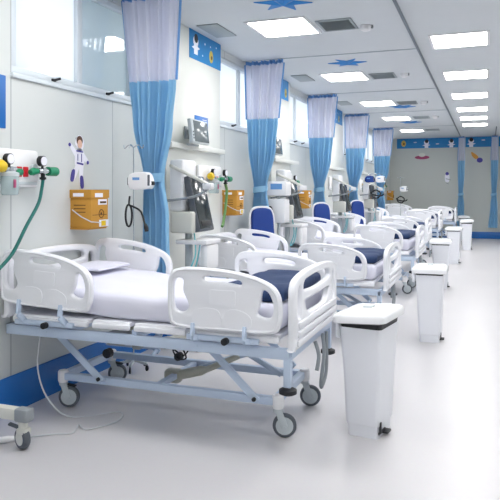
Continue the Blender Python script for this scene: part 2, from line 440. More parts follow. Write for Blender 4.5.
# ------------------------------------------------------------------ curtains
def lerp_table(tab, z):
    for (z0, a0, b0), (z1, a1, b1) in zip(tab, tab[1:]):
        if z0 >= z >= z1:
            t = (z0 - z) / (z0 - z1); t = t * t * (3 - 2 * t) if z1 < 2.0 else t
            return a0 + (a1 - a0) * t, b0 + (b1 - b0) * t
    return tab[-1][1:]
def curtain(x_off, y0, tab, label, group, ztie=1.5, seedn=0, folds=9, zb=.35, zs=2.28, dy=0.0, mir=False):
    t = thing('curtain', label, 'curtain', (x_off, y0, 0), group)
    rnd = random.Random(seedn); ph = [rnd.uniform(-.6, .6) for _ in range(60)]
    def sheet(za, zb_, rows, name, m, s0=0, s1=1, off=0.0):
        b = B(); cols = folds * 10; g = []
        for r in range(rows + 1):
            z = za + (zb_ - za) * r / rows; xl, xr = lerp_table(tab, z); wdt = xr - xl
            row = []
            amp = .035 if z > zs else .035 + .02 * min(1, (zs - z) / .6)
            amp *= min(1.0, .55 + wdt * 1.1)
            for c in range(cols + 1):
                s = s0 + (s1 - s0) * c / cols
                f = s * folds; k = int(f)
                x = xl + wdt * (s + .018 * math.sin(2 * PI * f * .5 + ph[k % 60] + z * .6))
                y = amp * math.sin(2 * PI * f + ph[k % 60] * .7 + .3 * math.sin(z * 2)) + .012 * math.sin(5 * s + z * 2) + off
                y += dy * max(0, min(1, (zs - z) / .8))
                row.append(b.bm.verts.new((x, y, z)))
            g.append(row)
        for r in range(rows):
            for c in range(cols): b.bm.faces.new((g[r][c], g[r][c + 1], g[r + 1][c + 1], g[r + 1][c]))
        return b.build(name, m, t, 80)
    sheet(H - .055, zs, 10, 'mesh_panel', 'sheer')
    sheet(H - .012, H - .06, 1, 'heading_tape', 'lavender')
    sheet(zs, zb, 30, 'drape', 'drape')
    for s in (0, 1):
        b = B(); pts = []
        for r in range(9):
            z = H - .05 + (zs - H + .05) * r / 8; xl, xr = lerp_table(tab, z)
            pts.append((xl if s == 0 else xr, 0, z))
        b.tube(pts, .010, 6).build('edge_trim', 'lavender', t)
    xl, xr = lerp_table(tab, ztie)
    cx, rx = (xl + xr) / 2, (xr - xl) / 2 + .012
    b = B(); n = 24; rings = []
    for zz in (ztie - .035, ztie + .035):
        rings.append([b.bm.verts.new((cx + rx * math.cos(2 * PI * k / n), dy * min(1, (zs - ztie) / .8) + .058 * math.sin(2 * PI * k / n), zz + .012 * math.cos(2 * PI * k / n))) for k in range(n)])
    for k in range(n): b.bm.faces.new((rings[0][k], rings[0][(k + 1) % n], rings[1][(k + 1) % n], rings[1][k]))
    b.build('tieback', 'drape', t)
    # hooks
    for k in range(7):
        x = tab[0][1] + (tab[0][2] - tab[0][1]) * (k + .5) / 7
        B().cyl((x, 0, H - .03), (x, 0, H - .016), .006, 6).build('hook', 'white', t)
    return t
TABA = [(3.0, -2.80, -2.26), (2.28, -2.715, -2.30), (1.95, -2.68, -2.34), (1.5, -2.585, -2.425), (1.2, -2.60, -2.38), (.35, -2.64, -2.34)]
TABB = [(3.0, -2.80, -2.29), (2.28, -2.78, -2.36), (1.95, -2.77, -2.40), (1.42, -2.70, -2.54), (1.1, -2.73, -2.50), (.35, -2.76, -2.46)]
G = 'tied-back blue bay curtains'
curtain(0, CY[0], TABA, 'largest tied blue and mesh curtain, beside the nearest bed', G, seedn=1)
TABB2 = [(z, a + (-.03 if z < 2.2 else 0), b) for z, a, b in TABB]
curtain(0, CY[1], TABB, 'tied blue curtain hanging behind the nearest blue chair', G, 1.42, 2, dy=.06)
curtain(0, CY[2], TABB, 'third tied blue curtain, right of the second cardboard sharps box', G, 1.42, 3, dy=.05)
curtain(0.03, CY[3], TABB, 'fourth tied blue curtain in the row along the windows', G, 1.42, 4)
curtain(0.09, CY[4], TABB, 'farthest tied blue curtain of the window row', G, 1.42, 5)
TABC = [(3.0, -.07, .08), (2.28, -.1, .1), (1.95, -.1, .09), (1.3, -.08, .05), (1.0, -.11, .08), (.3, -.17, .08)]
curtain(-.70, 19.55, TABC, 'narrow blue curtain at the back wall, left of the rocket sticker', 'blue curtains at the back wall', 1.3, 6, 4)
curtain(.20, 19.55, TABC, 'narrow blue curtain at the right edge, right of the rocket sticker', 'blue curtains at the back wall', 1.3, 7, 4)

# ------------------------------------------------------------------ posters, stickers
def blob(b, pts, z0, t, mtx): b.prism(smooth(pts, 4), t, mtx @ Matrix.Translation((0, 0, z0)))
def wallm(x, y, z):  # facing +X : a -> +Y, b -> +Z
    return Matrix.Translation((x, y, z)) @ YZ
def backm(x, y, z):  # facing -Y : a -> +X, b -> +Z, n -> -Y
    return Matrix.Translation((x, y, z)) @ Matrix(((1, 0, 0, 0), (0, 0, -1, 0), (0, 1, 0, 0), (0, 0, 0, 1)))
def circ(cx, cy, rx, ry=None, n=14):
    ry = ry or rx; return [(cx + rx * math.cos(2 * PI * k / n), cy + ry * math.sin(2 * PI * k / n)) for k in range(n)]
def poster(mtx, w, h, label, motifs, group='blue space posters'):
    t = thing('space_poster', label, 'poster', (0, 0, 0), group)
    B().prism([(0, 0), (w, 0), (w, h), (0, h)], .006, mtx).build('sheet', 'poster', t)
    cols = {}
    for kind, a, c, s in motifs:
        if kind == 'astro':
            cols.setdefault('sticker', []).extend([circ(a, c + .02 * s, .05 * s, .045 * s), [(a - .035 * s, c - .09 * s), (a + .035 * s, c - .09 * s), (a + .035 * s, c), (a - .035 * s, c)],
                                                   [(a - .08 * s, c - .04 * s), (a - .03 * s, c - .05 * s), (a - .03 * s, c - .02 * s)], [(a + .03 * s, c - .05 * s), (a + .08 * s, c - .03 * s), (a + .03 * s, c - .02 * s)]])
            cols.setdefault('black', []).append((circ(a + .005, c + .045 * s, .036 * s, .038 * s)))
        elif kind == 'blobby': cols.setdefault('gold', []).append(circ(a, c, .045 * s, .06 * s)); cols.setdefault('brown', []).append(circ(a + .01, c - .01, .018 * s, .02 * s))
        elif kind == 'saucer': cols.setdefault('cable', []).append(circ(a, c, .05 * s, .018 * s))
        elif kind == 'dot': cols.setdefault('sticker', []).append(circ(a, c, .012 * s, .012 * s, 8))
    for m, shapes in cols.items():
        b = B()
        for i, sh in enumerate(shapes): b.prism(sh, .0015, mtx @ Matrix.Translation((0, 0, .0061 + .0003 * i + (.001 if m in ('black', 'brown') else 0))))
        b.build('motif', m, t)
mt = [('astro', .14, .16, 1.2), ('blobby', .52, .1, 1.1), ('dot', .36, .2, 1), ('dot', .5, .2, .8), ('dot', .3, .07, .8), ('dot', .65, .22, .8)]
poster(wallm(PX, 5.68, 2.715), .78, .285, 'blue poster with a small astronaut on the pier right of the largest curtain', mt)
poster(wallm(PX, 8.35, 2.715), .66, .285, 'blue poster strip on the pier right of the second curtain', mt[:3])
poster(wallm(PX, 11.9, 2.715), .84, .285, 'blue poster strip on the pier between the third and fourth curtains', mt)
poster(backm(-2.6, BY, 2.70), 1.81, .30, 'long blue space poster band high on the back wall, left part', [('blobby', .2, .15, 1.6), ('saucer', .55, .18, 1), ('astro', .88, .14, 1.5), ('saucer', 1.2, .12, 1), ('astro', 1.6, .14, 1.5)])
poster(backm(-.60, BY, 2.70), .72, .30, 'blue space poster between the two narrow back curtains', [('astro', .16, .15, 1.6), ('saucer', .5, .2, 1.1)])
poster(backm(.32, BY, 2.70), 1.8, .30, 'blue space poster at the top right corner of the back wall', [('astro', .5, .15, 1.4), ('saucer', 1.1, .18, 1)])

# astronaut boy sticker on the left wall
t = thing('astronaut_sticker', 'sticker of a floating child astronaut in a white suit above the cardboard box', 'sticker', (WX, 3.99, 1.685), 'wall stickers')
t.scale = (1, .9, .9)
mm = YZ
def pr(b, pts, lift, m=mm, t=.0012): b.prism(pts, t, m @ Matrix.Translation((0, 0, lift)))
b = B()
pr(b, smooth([(-.05, .02), (.05, .02), (.065, -.05), (.05, -.12), (-.05, -.12), (-.065, -.05)], 4), .001)
pr(b, smooth([(-.05, .01), (-.12, .07), (-.14, .05), (-.06, -.04)], 4), .0015)
pr(b, smooth([(.05, .0), (.12, -.06), (.11, -.09), (.045, -.05)], 4), .0015)
pr(b, smooth([(-.045, -.10), (.0, -.11), (-.05, -.2), (-.09, -.24), (-.11, -.2)], 4), .0018)
pr(b, smooth([(.0, -.10), (.05, -.1), (.045, -.2), (.04, -.25), (-.0, -.24)], 4), .0018)
pr(b, circ(0, .075, .06, .065), .001)
b.build('suit', 'sticker', t)
b = B(); pr(b, circ(0, .095, .042, .04), .0028); b.build('hair', 'brown', t)
b = B(); pr(b, circ(.0, .068, .032, .036), .0044); b.build('face', 'skin', t)
b = B()
pr(b, smooth([(-.045, .015), (.045, .01), (.04, .0), (-.04, .005)], 3), .0032)
pr(b, [(-.03, -.015), (-.022, -.015), (-.022, -.07), (-.03, -.07)], .0032); pr(b, [(.02, -.01), (.03, -.01), (.03, -.08), (.02, -.08)], .0032)
pr(b, [(-.04, -.08), (.05, -.09), (.05, -.105), (-.04, -.095)], .0036)
pr(b, circ(-.135, .055, .017, .015), .0035); pr(b, circ(.112, -.08, .016, .016), .0035)
pr(b, smooth([(-.105, -.15), (-.065, -.15), (-.085, -.235), (-.125, -.23)], 4), .0035)
pr(b, smooth([(.005, -.2), (.045, -.2), (.055, -.285), (.015, -.29)], 4), .0035)
b.build('purple_detail', 'purple', t)
t = thing('saucer_sticker', 'pink flying saucer sticker on the back wall', 'sticker', (-1.85, BY, 2.42), 'wall stickers')
BM = backm(0, 0, 0)
b = B(); pr(b, circ(0, 0, .22, .06), 0, BM); b.build('hull', 'pink', t)
b = B(); pr(b, circ(0, .075, .10, .06), .003, BM); b.build('dome', 'offwhite', t)
t = thing('rocket_sticker', 'small orange and dark rocket sticker between the narrow back curtains', 'sticker', (-.30, BY, 2.40), 'wall stickers')
b = B(); pr(b, smooth([(-.13, .16), (.03, .05), (.06, -.03), (-.03, -.05), (-.12, .05)], 4), 0, BM); b.build('flame', 'orange', t)
b = B(); pr(b, circ(.10, -.09, .085, .075), .003, BM); b.build('body', 'purple', t)
t = thing('small_astronaut_sticker', 'tiny floating astronaut sticker left of the narrow back curtain', 'sticker', (-1.12, BY, 1.80), 'wall stickers')
b = B(); pr(b, circ(0, .12, .05, .05), .003, BM); b.build('helmet', 'purple', t)
b = B(); pr(b, smooth([(-.06, .08), (.06, .08), (.05, -.12), (-.05, -.12)], 4), 0, BM); b.build('suit', 'sticker', t)
b = B(); pr(b, [(-.04, -.02), (.11, -.06), (.11, -.08), (-.04, -.04)], .003, BM); pr(b, [(-.03, -.14), (.05, -.18), (.04, -.2), (-.03, -.17)], .003, BM); b.build('limb', 'midgrey', t)

# blue wall signs
def wall_sign(x, y0, y1, z0, z1, label):
    t = thing('wall_sign', label, 'sign', (0, 0, 0), 'blue wall signs')
    B().box(x, x + .006, y0, y1, z0, z1, .002).build('plate', 'blue', t)
    return t
wall_sign(WX, 2.7, 3.215, 1.79, 2.12, 'plain blue sign on the wall at the left edge under the window')
t = wall_sign(PX, 5.80, 6.12, 2.0, 2.16, 'blue sign behind the grey wall screen on the near pier')
b = B()
for k in range(2): b.box(PX + .0062, PX + .008, 5.98, 6.08, 2.105 + k * .02, 2.112 + k * .02)
b.build('white_line', 'sticker', t)
wall_sign(PX, 8.35, 8.57, 1.95, 2.14, 'blue sign behind the wall screen in the third bay')

# ------------------------------------------------------------------ the bed
def build_bed():
    t = thing('hospital_bed', '', 'bed')
    # rails
    out = smooth([(-.27, 0), (0, -.004), (.27, 0), (.322, .045), (.33, .14), (.312, .215), (.25, .268), (.1, .312), (-.1, .33), (-.26, .325), (-.318, .285), (-.33, .2), (-.322, .05)], 5)
    holeL = smooth([(-.285, .26), (-.235, .262), (-.235, .2), (-.2, .12), (-.235, .085), (-.285, .1), (-.298, .18)], 4)
    holeR = smooth([(.225, .222), (.26, .21), (.284, .15), (.276, .092), (.24, .082), (.195, .10), (.212, .15)], 4)
    slot = smooth([(-.1, .285), (.02, .283), (.1, .268), (.1, .246), (.02, .255), (-.1, .258)], 4)
    def rail(px, sgn, z, tilt, y):
        b = B()
        mx = Matrix.Translation((px, y, z)) @ Matrix.Rotation(tilt, 4, 'Y')
        b.plate(out, [holeL, holeR, slot], .036, .011, mx @ XZ)
        # raised rim and embossed fields on the outside face
        oy = .018
        f = sgn
        def emb(pts, h=.005):
            b.prism(pts, h, mx @ Matrix.Translation((0, f * oy if f > 0 else -oy - h, 0)) @ XZ)
        emb(rrect(-.075, .075, .135, .215, .01))
        emb(smooth([(-.16, .02), (-.02, .02), (-.02, .1), (-.1, .115), (-.17, .09)], 4), .004)
        emb(smooth([(.02, .02), (.15, .02), (.16, .08), (.09, .115), (.02, .1)], 4), .004)
        # rim tube on the outside
        rim = [mx @ Vector((a * .955, f * .017, .165 + (c - .165) * .93)) for a, c in out[::2]]
        b.tube(rim, .008, 6, closed=True)
        r = b.build('side_rail', 'plastic', t, 40)
        hb = B()
        for xx in (-.17, .13):
            p = mx @ Vector((xx, 0, .03)); q = Vector((p.x + .02, f * .485, .60)); mid = Vector((p.x, f * .535, z - .045))
            hb.bar((p.x, y + f * .02, p.z), mid, .035, .018, .004, (1, 0, 0)); hb.bar(mid, q, .035, .018, .004, (1, 0, 0))
        hb.bar((px - .22, f * .495, .605), (px + .2, f * .495, .605), .026, .03, .006)
        hb.build('rail_bracket', 'steel', r)
        B().cyl((px + .02, f * .515, .60), (px + .02, f * .545, .60), .019, 14).cyl((px + .02, f * .50, .60), (px + .02, f * .52, .60), .011, 10).build('release_knob', 'black', r)
    for sgn in (-1, 1):
        rail(-.585, sgn, .705, .055, sgn * .50)
        rail(.575, sgn, .655, .0, sgn * .50)
    # end boards
    def board(x, name, zoff, sx):
        o_ = smooth([(-.47, .0), (0, -.0), (.47, .0), (.49, .03), (.49, .25), (.478, .335), (.42, .375), (.25, .398), (0, .405), (-.25, .398), (-.42, .375), (-.478, .335), (-.49, .25), (-.49, .03)], 4)
        h1 = smooth([(-.29, .345), (-.15, .356), (0, .36), (.15, .356), (.29, .345), (.305, .30), (.15, .285), (0, .28), (-.15, .285), (-.305, .30)], 4)
        h2 = smooth([(-.26, .24), (0, .236), (.26, .24), (.28, .22), (.2, .165), (0, .158), (-.2, .165), (-.28, .22)], 4)
        h3 = smooth([(-.425, .31), (-.39, .33), (-.365, .32), (-.355, .25), (-.37, .17), (-.40, .155), (-.43, .18), (-.435, .25)], 4)
        h4 = [(-a, c) for a, c in h3][::-1]
        b = B(); b.plate(o_, [h1, h2, h3, h4], .042, .014, Matrix.Translation((x, 0, zoff)) @ YZ)
        for k in range(3):
            b.box(x + (.018 if sx > 0 else -.034), x + (.034 if sx > 0 else -.018), -.455 + .012 * k, .455 - .012 * k, zoff + .018 + .046 * k, zoff + .052 + .046 * k, .008)
        return b.build(name, 'plastic', t, 40)
    board(.95, 'footboard', .565, 1); board(-.885, 'headboard', .62, -1)
    # mattress platform
    b = B()
    for x0, x1 in ((-.84, -.30), (-.27, -.02), (.01, .34), (.37, .88)):
        b.box(x0, x1, -.47, .47, .615, .645, .008)
        b.box(x0, x1, -.485, -.455, .598, .632, .01); b.box(x0, x1, .455, .485, .598, .632, .01)
    b.build('mattress_platform', 'plastic', t)
    # upper frame
    b = B()
    for s in (-1, 1): b.bar((-.90, s * .455, .545), (.935, s * .455, .545), .03, .06)
    b.bar((.93, -.455, .545), (.93, .455, .545), .03, .06); b.bar((-.885, -.455, .545), (-.885, .455, .545), .03, .06)
    for x in (-.45, .0, .45): b.bar((x, -.45, .575), (x, .45, .575), .04, .05)
    for x in (-.6, -.1, .4, .7):
        for s in (-1, 1): b.cyl((x, s * .47, .545), (x, s * .473, .545), .008, 8)
    b.build('upper_frame', 'steel', t)
    for x, s in ((.92, -1), (.92, 1)):
        l = B().bar((x, s * .45, .53), (x, s * .45, .37), .04, .04).build('corner_leg', 'steel', t)
        B().lathe([(.03, .33), (.047, .338), (.047, .358), (.03, .366)], (x, s * .45, 0)).build('bumper', 'black', l)
    # lower frame
    keep = set(t.children) if False else {o for o in C.objects if o.parent == t}
    b = B(); ly = .285
    for s in (-1, 1): b.bar((-.69, s * ly, .205), (.78, s * ly, .205), .045, .045)
    b.bar((-.68, -ly, .205), (-.68, ly, .205), .045, .045); b.bar((.77, -ly, .205), (.77, ly, .205), .045, .045)
    b.bar((.0, -ly, .20), (.0, ly, .20), .04, .035)
    b.build('base_frame', 'steel', t)
    # lift arms
    for s in (-1, 1):
        B().bar((-.70, s * .37, .53), (-.33, s * .37, .23), .014, .045).cyl((-.35, s * .37, .245), (-.35, s * .285, .21), .014, 10).build('lift_arm', 'steel', t)
        B().bar((.36, s * .37, .53), (.69, s * .37, .22), .014, .045).cyl((.67, s * .37, .235), (.67, s * .285, .21), .014, 10).build('lift_arm', 'steel', t)
        B().cyl((-.345, s * .38, .24), (-.345, s * .392, .24), .012, 10).build('pivot_cap', 'black', t)
        B().cyl((.675, s * .38, .232), (.675, s * .392, .232), .012, 10).build('pivot_cap', 'black', t)
    B().bar((.42, .2, .33), (.64, .24, .2), .03, .035).bar((.42, .2, .33), (.1, .1, .22), .03, .035).build('linkage', 'steel', t)
    B().bar((-.6, .12, .34), (-.2, .05, .36), .05, .04).bar((-.2, .05, .36), (-.1, .05, .55), .04, .04).build('linkage', 'steel', t)
    b = B(); b.tube([(-.02, .0, .19), (.16, .03, .235), (.2, .035, .245), (.40, .09, .335)], [.032, .032, .02, .018], 12)
    b.box(-.08, .03, -.04, .045, .15, .235, .02); b.build('actuator', 'beige', t)
    b = B(); b.tube([(-.5, .1, .42), (-.2, .02, .50)], [.03, .026], 12); b.build('actuator', 'beige', t)
    B().box(-.33, -.2, -.32, -.22, .44, .52, .012).box(-.16, -.1, -.3, -.25, .42, .52, .01).build('control_box', 'midgrey', t)
    B().cyl((-.38, -.2, .36), (-.38, -.24, .36), .03, 12).build('actuator_cap', 'black', t)
    B().cyl((.1, -.15, .37), (.1, -.19, .37), .025, 12).build('actuator_cap', 'black', t)
    # casters
    for i, (x, s) in enumerate(((.785, -1), (.785, 1), (-.675, -1), (-.675, 1))):
        c = B().lathe([(.030, .165), (.034, .175), (.034, .232), (.028, .24)], (x, s * ly, 0)).build('caster', 'white', t)
        dx, dy = ((.028, -.012), (.028, .012), (.03, -.015), (.03, .02))[i]
        wx, wy = x + dx, s * ly + dy
        dx, dy = ((.036, .010), (.036, .006), (.036, .014), (.036, .02))[i]; wx, wy = x + dx, s * ly + dy
        d = Vector((dx, dy, 0)).normalized(); a = Vector((-d.y, d.x, 0))
        f = B()
        for q in (-1, 1):
            f.bar(Vector((x, s * ly, .165)) + a * q * .017, Vector((wx, wy, .062)) + a * q * .022, .006, .04, .002, tuple(d))
        f.lathe([(.026, .145), (.028, .166)], (x, s * ly, 0)).cyl(Vector((wx, wy, .0625)) - a * .027, Vector((wx, wy, .0625)) + a * .027, .009, 10)
        f.build('fork', 'midgrey' if i < 0 else 'disc', c)
        w = B(); w.lathe([(.048, -.016), (.063, -.014), (.068, -.007), (.068, .007), (.063, .014), (.048, .016)], (wx, wy, .069), a, 28); w.build('tyre', 'grey', c)
        w = B(); w.lathe([(.012, -.02), (.05, -.0175), (.05, .0175), (.012, .02)], (wx, wy, .069), a, 24); w.build('wheel_disc', 'disc', c)
        if i > 1: B().bar(Vector((x, s * ly, .15)) - d * .0 + a * .02, Vector((x + .075, s * ly + .03, .135)), .03, .01).build('brake_pedal', 'black', c)
    for o in C.objects:
        if o.parent == t and o not in keep: o.location.y = .085
    # hanging parts at the foot end
    B().tube(path3([(.95, .18, .52), (.975, .12, .42), (.975, .05, .28), (.965, .10, .22), (.97, .2, .3), (.955, .26, .52)], 5), .011, 8).build('crank_hose', 'midgrey', t)
    B().tube(path3([(.955, -.02, .52), (.98, -.03, .44), (.975, -.06, .36)], 5), .012, 8).build('foot_strap', 'midgrey', t)
    b = B(); b.tube(path3([(.22, -.3, .5), (.26, -.31, .43), (.2, -.3, .42), (.17, -.3, .47), (.24, -.3, .44), (.28, -.29, .5)], 5), .005, 6); b.build('cable', 'black', t)
    return t
bed0 = build_bed()
# (foot x, near rail y)
BEDS = [(-1.90, 3.17, 0, 0), (-1.85, 5.9, -.09, -.08), (-1.84, 8.6, -.10, -.04), (-1.93, 11.3, -.05, -.05), (-1.92, 14.3, 0, 0), (-1.74, 17.7, 0, 0)]
BL = ['nearest white hospital bed on a pale blue wheeled frame, behind the nearest bin', 'second hospital bed from the camera, its footboard beside the second bin',
      'third hospital bed from the camera, its arched footboard left of the third bin', 'fourth hospital bed from the camera, mostly hidden behind the third',
      'fifth hospital bed from the camera, end rail showing behind the bins', 'farthest hospital bed, in front of the back wall']
where = ['nearest bed', 'second bed', 'third bed', 'fourth bed', 'fifth bed', 'farthest bed']
def mfn(p):
    k = max(0, min(1, (-.15 - p.x) / .75)); p.z += .075 * k * (1 if p.z > .7 else .8)
    return p
mat0 = pad0 = None
for i, (cx, ny, rdx, dz) in enumerate(BEDS):
    cy = ny + .50
    bd = bed0 if i == 0 else copy_tree(bed0)
    bd.location = (cx, cy, 0); bd['label'] = BL[i]; bd['group'] = 'hospital beds along the window wall'
    if i == 0:
        RAILX = {o.name: sum(v.co.x for v in o.data.vertices) for o in C.objects if o.parent == bd and o.name.startswith('side_rail')}
        FOOTR = {o.data for o in C.objects if o.parent == bd and o.name.startswith('side_rail') and RAILX[o.name] > 0}
    for o in [o for o in C.objects if o.parent == bd]:
        k = o.name.split('.')[0]
        if k in ('side_rail', 'footboard', 'headboard', 'mattress_platform', 'upper_frame', 'cable', 'control_box'): o.location.z += dz
        if k == 'corner_leg': o.scale.z = 1 + dz * 1.2
        if o.type == 'MESH' and o.data in FOOTR: o.location.x += rdx
        if k == 'footboard' and i in (1, 2): o.location.x += .03
    if mat0 is None:
        b = B(); b.soft(-.84, .885, -.455, .455, .65, .80, .05, (40, 22, 6), .010, 4.5, mfn)
        # sheet hem folds
        mo = mat0 = b.build('mattress', 'sheet', None, 60)
    else: mo = mat0.copy(); C.objects.link(mo)
    mo.location = (cx, cy, dz); tag(mo, 'mattress under a white fitted sheet lying on the %s' % where[i], 'mattress', 'sheeted mattresses on the beds')
    if pad0 is None:
        b = B(); b.soft(.50, .885, -.42, .44, .798, .875, .036, (16, 22, 4), .02, 5)
        po = pad0 = b.build('folded_blanket', 'navy', None, 60)
    else: po = pad0.copy(); C.objects.link(po)
    po.location = (cx, cy, dz); tag(po, 'dark navy folded blanket at the foot of the %s' % where[i], 'blanket', 'navy blankets at the foot of the beds')
b = B(); b.soft(-.78, -.50, -.06, .34, .862, .885, .011, (12, 14, 2), .006, 7, lambda p: Vector((p.x, p.y, p.z + .03 * max(0, -p.x - .42))))
tag(b.build('folded_sheet', 'sheet', None, 60, (BEDS[0][0], BEDS[0][1] + .50, 0)), 'flat folded white sheet at the head of the nearest bed', 'sheet')

# bed power cable with plug on the floor
t = thing('power_cable', 'thin pale power cable hanging under the nearest bed to a plug on the floor', 'cable', (0, 0, 0))
B().tube(path3([(-2.62, 3.30, .50), (-2.60, 3.25, .3), (-2.52, 3.25, .12), (-2.40, 3.32, .006), (-2.18, 3.5, .006), (-2.10, 3.36, .006), (-2.19, 3.18, .006), (-2.28, 3.22, .006), (-2.24, 3.1, .006), (-2.33, 3.05, .006), (-2.45, 2.93, .012), (-2.47, 2.90, .012)], 7), .005, 6).build('cord', 'cable', t)
B().tube([(-2.46, 2.91, .018), (-2.50, 2.87, .02), (-2.53, 2.84, .02)], [.010, .018, .018], 10).build('plug', 'white', t)

# overbed table base at the left edge
t = thing('overbed_table', 'white wheeled base with a grey end cap at the left edge on the floor', 'table', (-2.4, 2.83, 0))
B().box(-.39, .02, -.03, .03, .155, .22, .012).build('base_beam', 'offwhite', t)
B().box(.0, .09, -.034, .034, .150, .224, .014).build('end_cap', 'midgrey', t)
c = B().lathe([(.022, .105), (.025, .118), (.025, .15)], (.04, 0, 0)).build('caster', 'offwhite', t)
B().box(.01, .075, -.03, .03, .075, .12, .015).build('fork', 'offwhite', c)
B().lathe([(.035, -.02), (.053, -.018), (.058, -.01), (.058, .01), (.053, .018), (.035, .02)], (.035, 0, .059), (.35, .94, 0), 24).build('wheel', 'grey', c)
B().lathe([(.008, -.024), (.036, -.022), (.036, .022), (.008, .024)], (.035, 0, .059), (.35, .94, 0), 20).build('wheel_disc', 'offwhite', c)
B().bar((.03, 0, .11), (-.04, -.02, .135), .03, .012).build('brake_pedal', 'grey', c)

# ------------------------------------------------------------------ bins
def build_bin():
    t = thing('pedal_bin', '', 'bin')
    def tapered(b, secs, r):
        rings = []
        for z, hx, hy in secs: rings.append([b.bm.verts.new((x, y, z)) for x, y in rrect(-hx, hx, -hy, hy, r, 4)])
        n = len(rings[0])
        for a, c in zip(rings, rings[1:]):
            for k in range(n): b.bm.faces.new((a[k], a[(k + 1) % n], c[(k + 1) % n], c[k]))
        b.bm.faces.new(rings[0][::-1]); b.bm.faces.new(rings[-1]); return b
    tapered(B(), [(0, .096, .135), (.065, .098, .138), (.07, .105, .145), (.35, .118, .160), (.60, .134, .18)], .025).build('body', 'bin', t)
    tapered(B(), [(.60, .130, .174), (.632, .134, .178)], .025).build('liner', 'black', t)
    tapered(B(), [(.610, .15, .20), (.616, .168, .215), (.645, .172, .218), (.655, .168, .214), (.662, .158, .205), (.672, .13, .18), (.676, .09, .14)], .04).build('lid', 'lid', t)
    ld = t.children[-1] if False else [o for o in C.objects if o.parent == t and o.name.startswith('lid')][-1]
    tl = Matrix.Translation((-.15, 0, .62)) @ Matrix.Rotation(-.06, 4, 'Y') @ Matrix.Translation((.15, 0, -.612)); ld.data.transform(tl)
    B().box(-.03, .03, -.03, .03, .674, .684, .004).build('lid_button', 'disc', t).data.transform(tl)
    B().box(-.168, -.135, -.16, .16, .53, .625, .012).build('hinge_housing', 'bin', t)
    t.scale = (.93, .93, 1.04)
    B().box(.09, .135, -.05, .02, .012, .026, .006).box(.102, .112, -.12, -.095, .03, .09, .004).box(.095, .105, -.12, .0, .02, .035, .004).build('pedal', 'black', t)
    return t
b0 = build_bin()
bins = [(-.645, 3.76, 'nearest white pedal bin, beside the foot of the nearest bed'), (-.50, 6.25, 'second white pedal bin standing alone in the aisle'),
        (-.63, 9.68, 'third white pedal bin, low and half hidden behind the second'), (-.60, 13.0, 'fourth white pedal bin, tall narrow shape behind the third'),
        (-.45, 16.1, 'fifth white pedal bin, with its dark liner edge showing near the back'), (-.62, 19.1, 'farthest white pedal bin, close to the back wall')]
for i, (x, y, l) in enumerate(bins):
    if i == 0: b0.location = (x, y, 0); b0['label'] = l; b0['group'] = 'white bins along the aisle'; b0.rotation_euler = (0, 0, -.17)
    else:
        nb = dup(b0, (x, y, 0), l, None, -.03 + .04 * (i % 3))
        if i != 4:
            for o in [o for o in C.objects if o.parent == nb and o.name.startswith('lid')]:
                o.matrix_local = Matrix.Translation((-.15, 0, .615)) @ Matrix.Rotation(.06, 4, 'Y') @ Matrix.Translation((.15, 0, -.62))

# ------------------------------------------------------------------ medical gas panels and gear
def gas_panel():
    t = thing('gas_panel', '', 'medical gas panel')
    B().box(0, .045, -.30, .28, -.12, .12, .02, 3).build('plate', 'white', t)
    for y in (.085, .145): B().box(.045, .055, y - .022, y + .022, -.055, .01, .004).build('red_socket', 'red', t)
    B().box(.045, .05, -.28, .26, -.105, -.085, .002).build('strip', 'disc', t)
    for y in (-.1, .22): B().cyl((.045, y, .0), (.062, y, .0), .03, 14).build('outlet', 'disc', t)
    return t
def regulator(kind):
    t = thing('oxygen_regulator' if kind == 'o' else 'suction_regulator', '', 'regulator')
    x = .05
    B().cyl((-.03, 0, 0), (x + .02, 0, 0), .02, 12).cyl((x, -.05, 0), (x, .05, 0), .019, 14).build('body', 'chrome', t)
    g = B().cyl((x, -.005, .018), (x, -.005, .04), .008, 8)
    g.cyl((x - .02, -.005, .065), (x + .012, -.005, .065), .034, 20); g = g.build('gauge', 'black', t)
    B().cyl((x + .012, -.005, .065), (x + .016, -.005, .065), .029, 20).build('dial', 'sticker', g)
    if kind == 'o':
        B().cyl((x, .05, 0), (x, .135, 0), .03, 16).build('flow_knob', 'green', t)
        B().tube([(x, -.04, 0), (x - .01, -.085, -.005), (x - .01, -.11, -.012)], [.016, .026, .018], 12).build('connector', 'green', t)
        B().cyl((x, 0, -.015), (x, 0, -.06), .014, 10).cyl((x, 0, -.04), (x, 0, -.055), .022, 10).build('hose_fitting', 'black', t)
    else:
        B().tube([(x, -.05, .015), (x, -.08, .02), (x + .01, -.13, .02)], [.03, .04, .028], 14).build('selector', 'yellow', t)
        B().cyl((x, .04, -.01), (x, .10, -.012), .022, 12).build('connector', 'green', t)
        j = B().lathe([(.045, -.155), (.052, -.145), (.055, -.045), (.05, -.03)], (x, 0, 0), seg=18).build('jar', 'jar', t)
        B().lathe([(.056, -.04), (.056, -.02), (.03, -.01)], (x, 0, 0)).build('jar_lid', 'disc', t)
        B().box(x + .054, x + .058, -.03, -.01, -.11, -.06).build('jar_label', 'pink', j)
    return t
gp = gas_panel(); ro = regulator('o'); rs = regulator('s')
BAY = [(WX, 3.20), (PX, 6.12), (PX, 8.80), (PX, 11.8), (PX, 14.8), (PX, 17.7)]
bn = ['first bay at the left edge', 'second bay beside the slanted monitor', 'third bay', 'fourth bay', 'fifth bay', 'sixth bay']
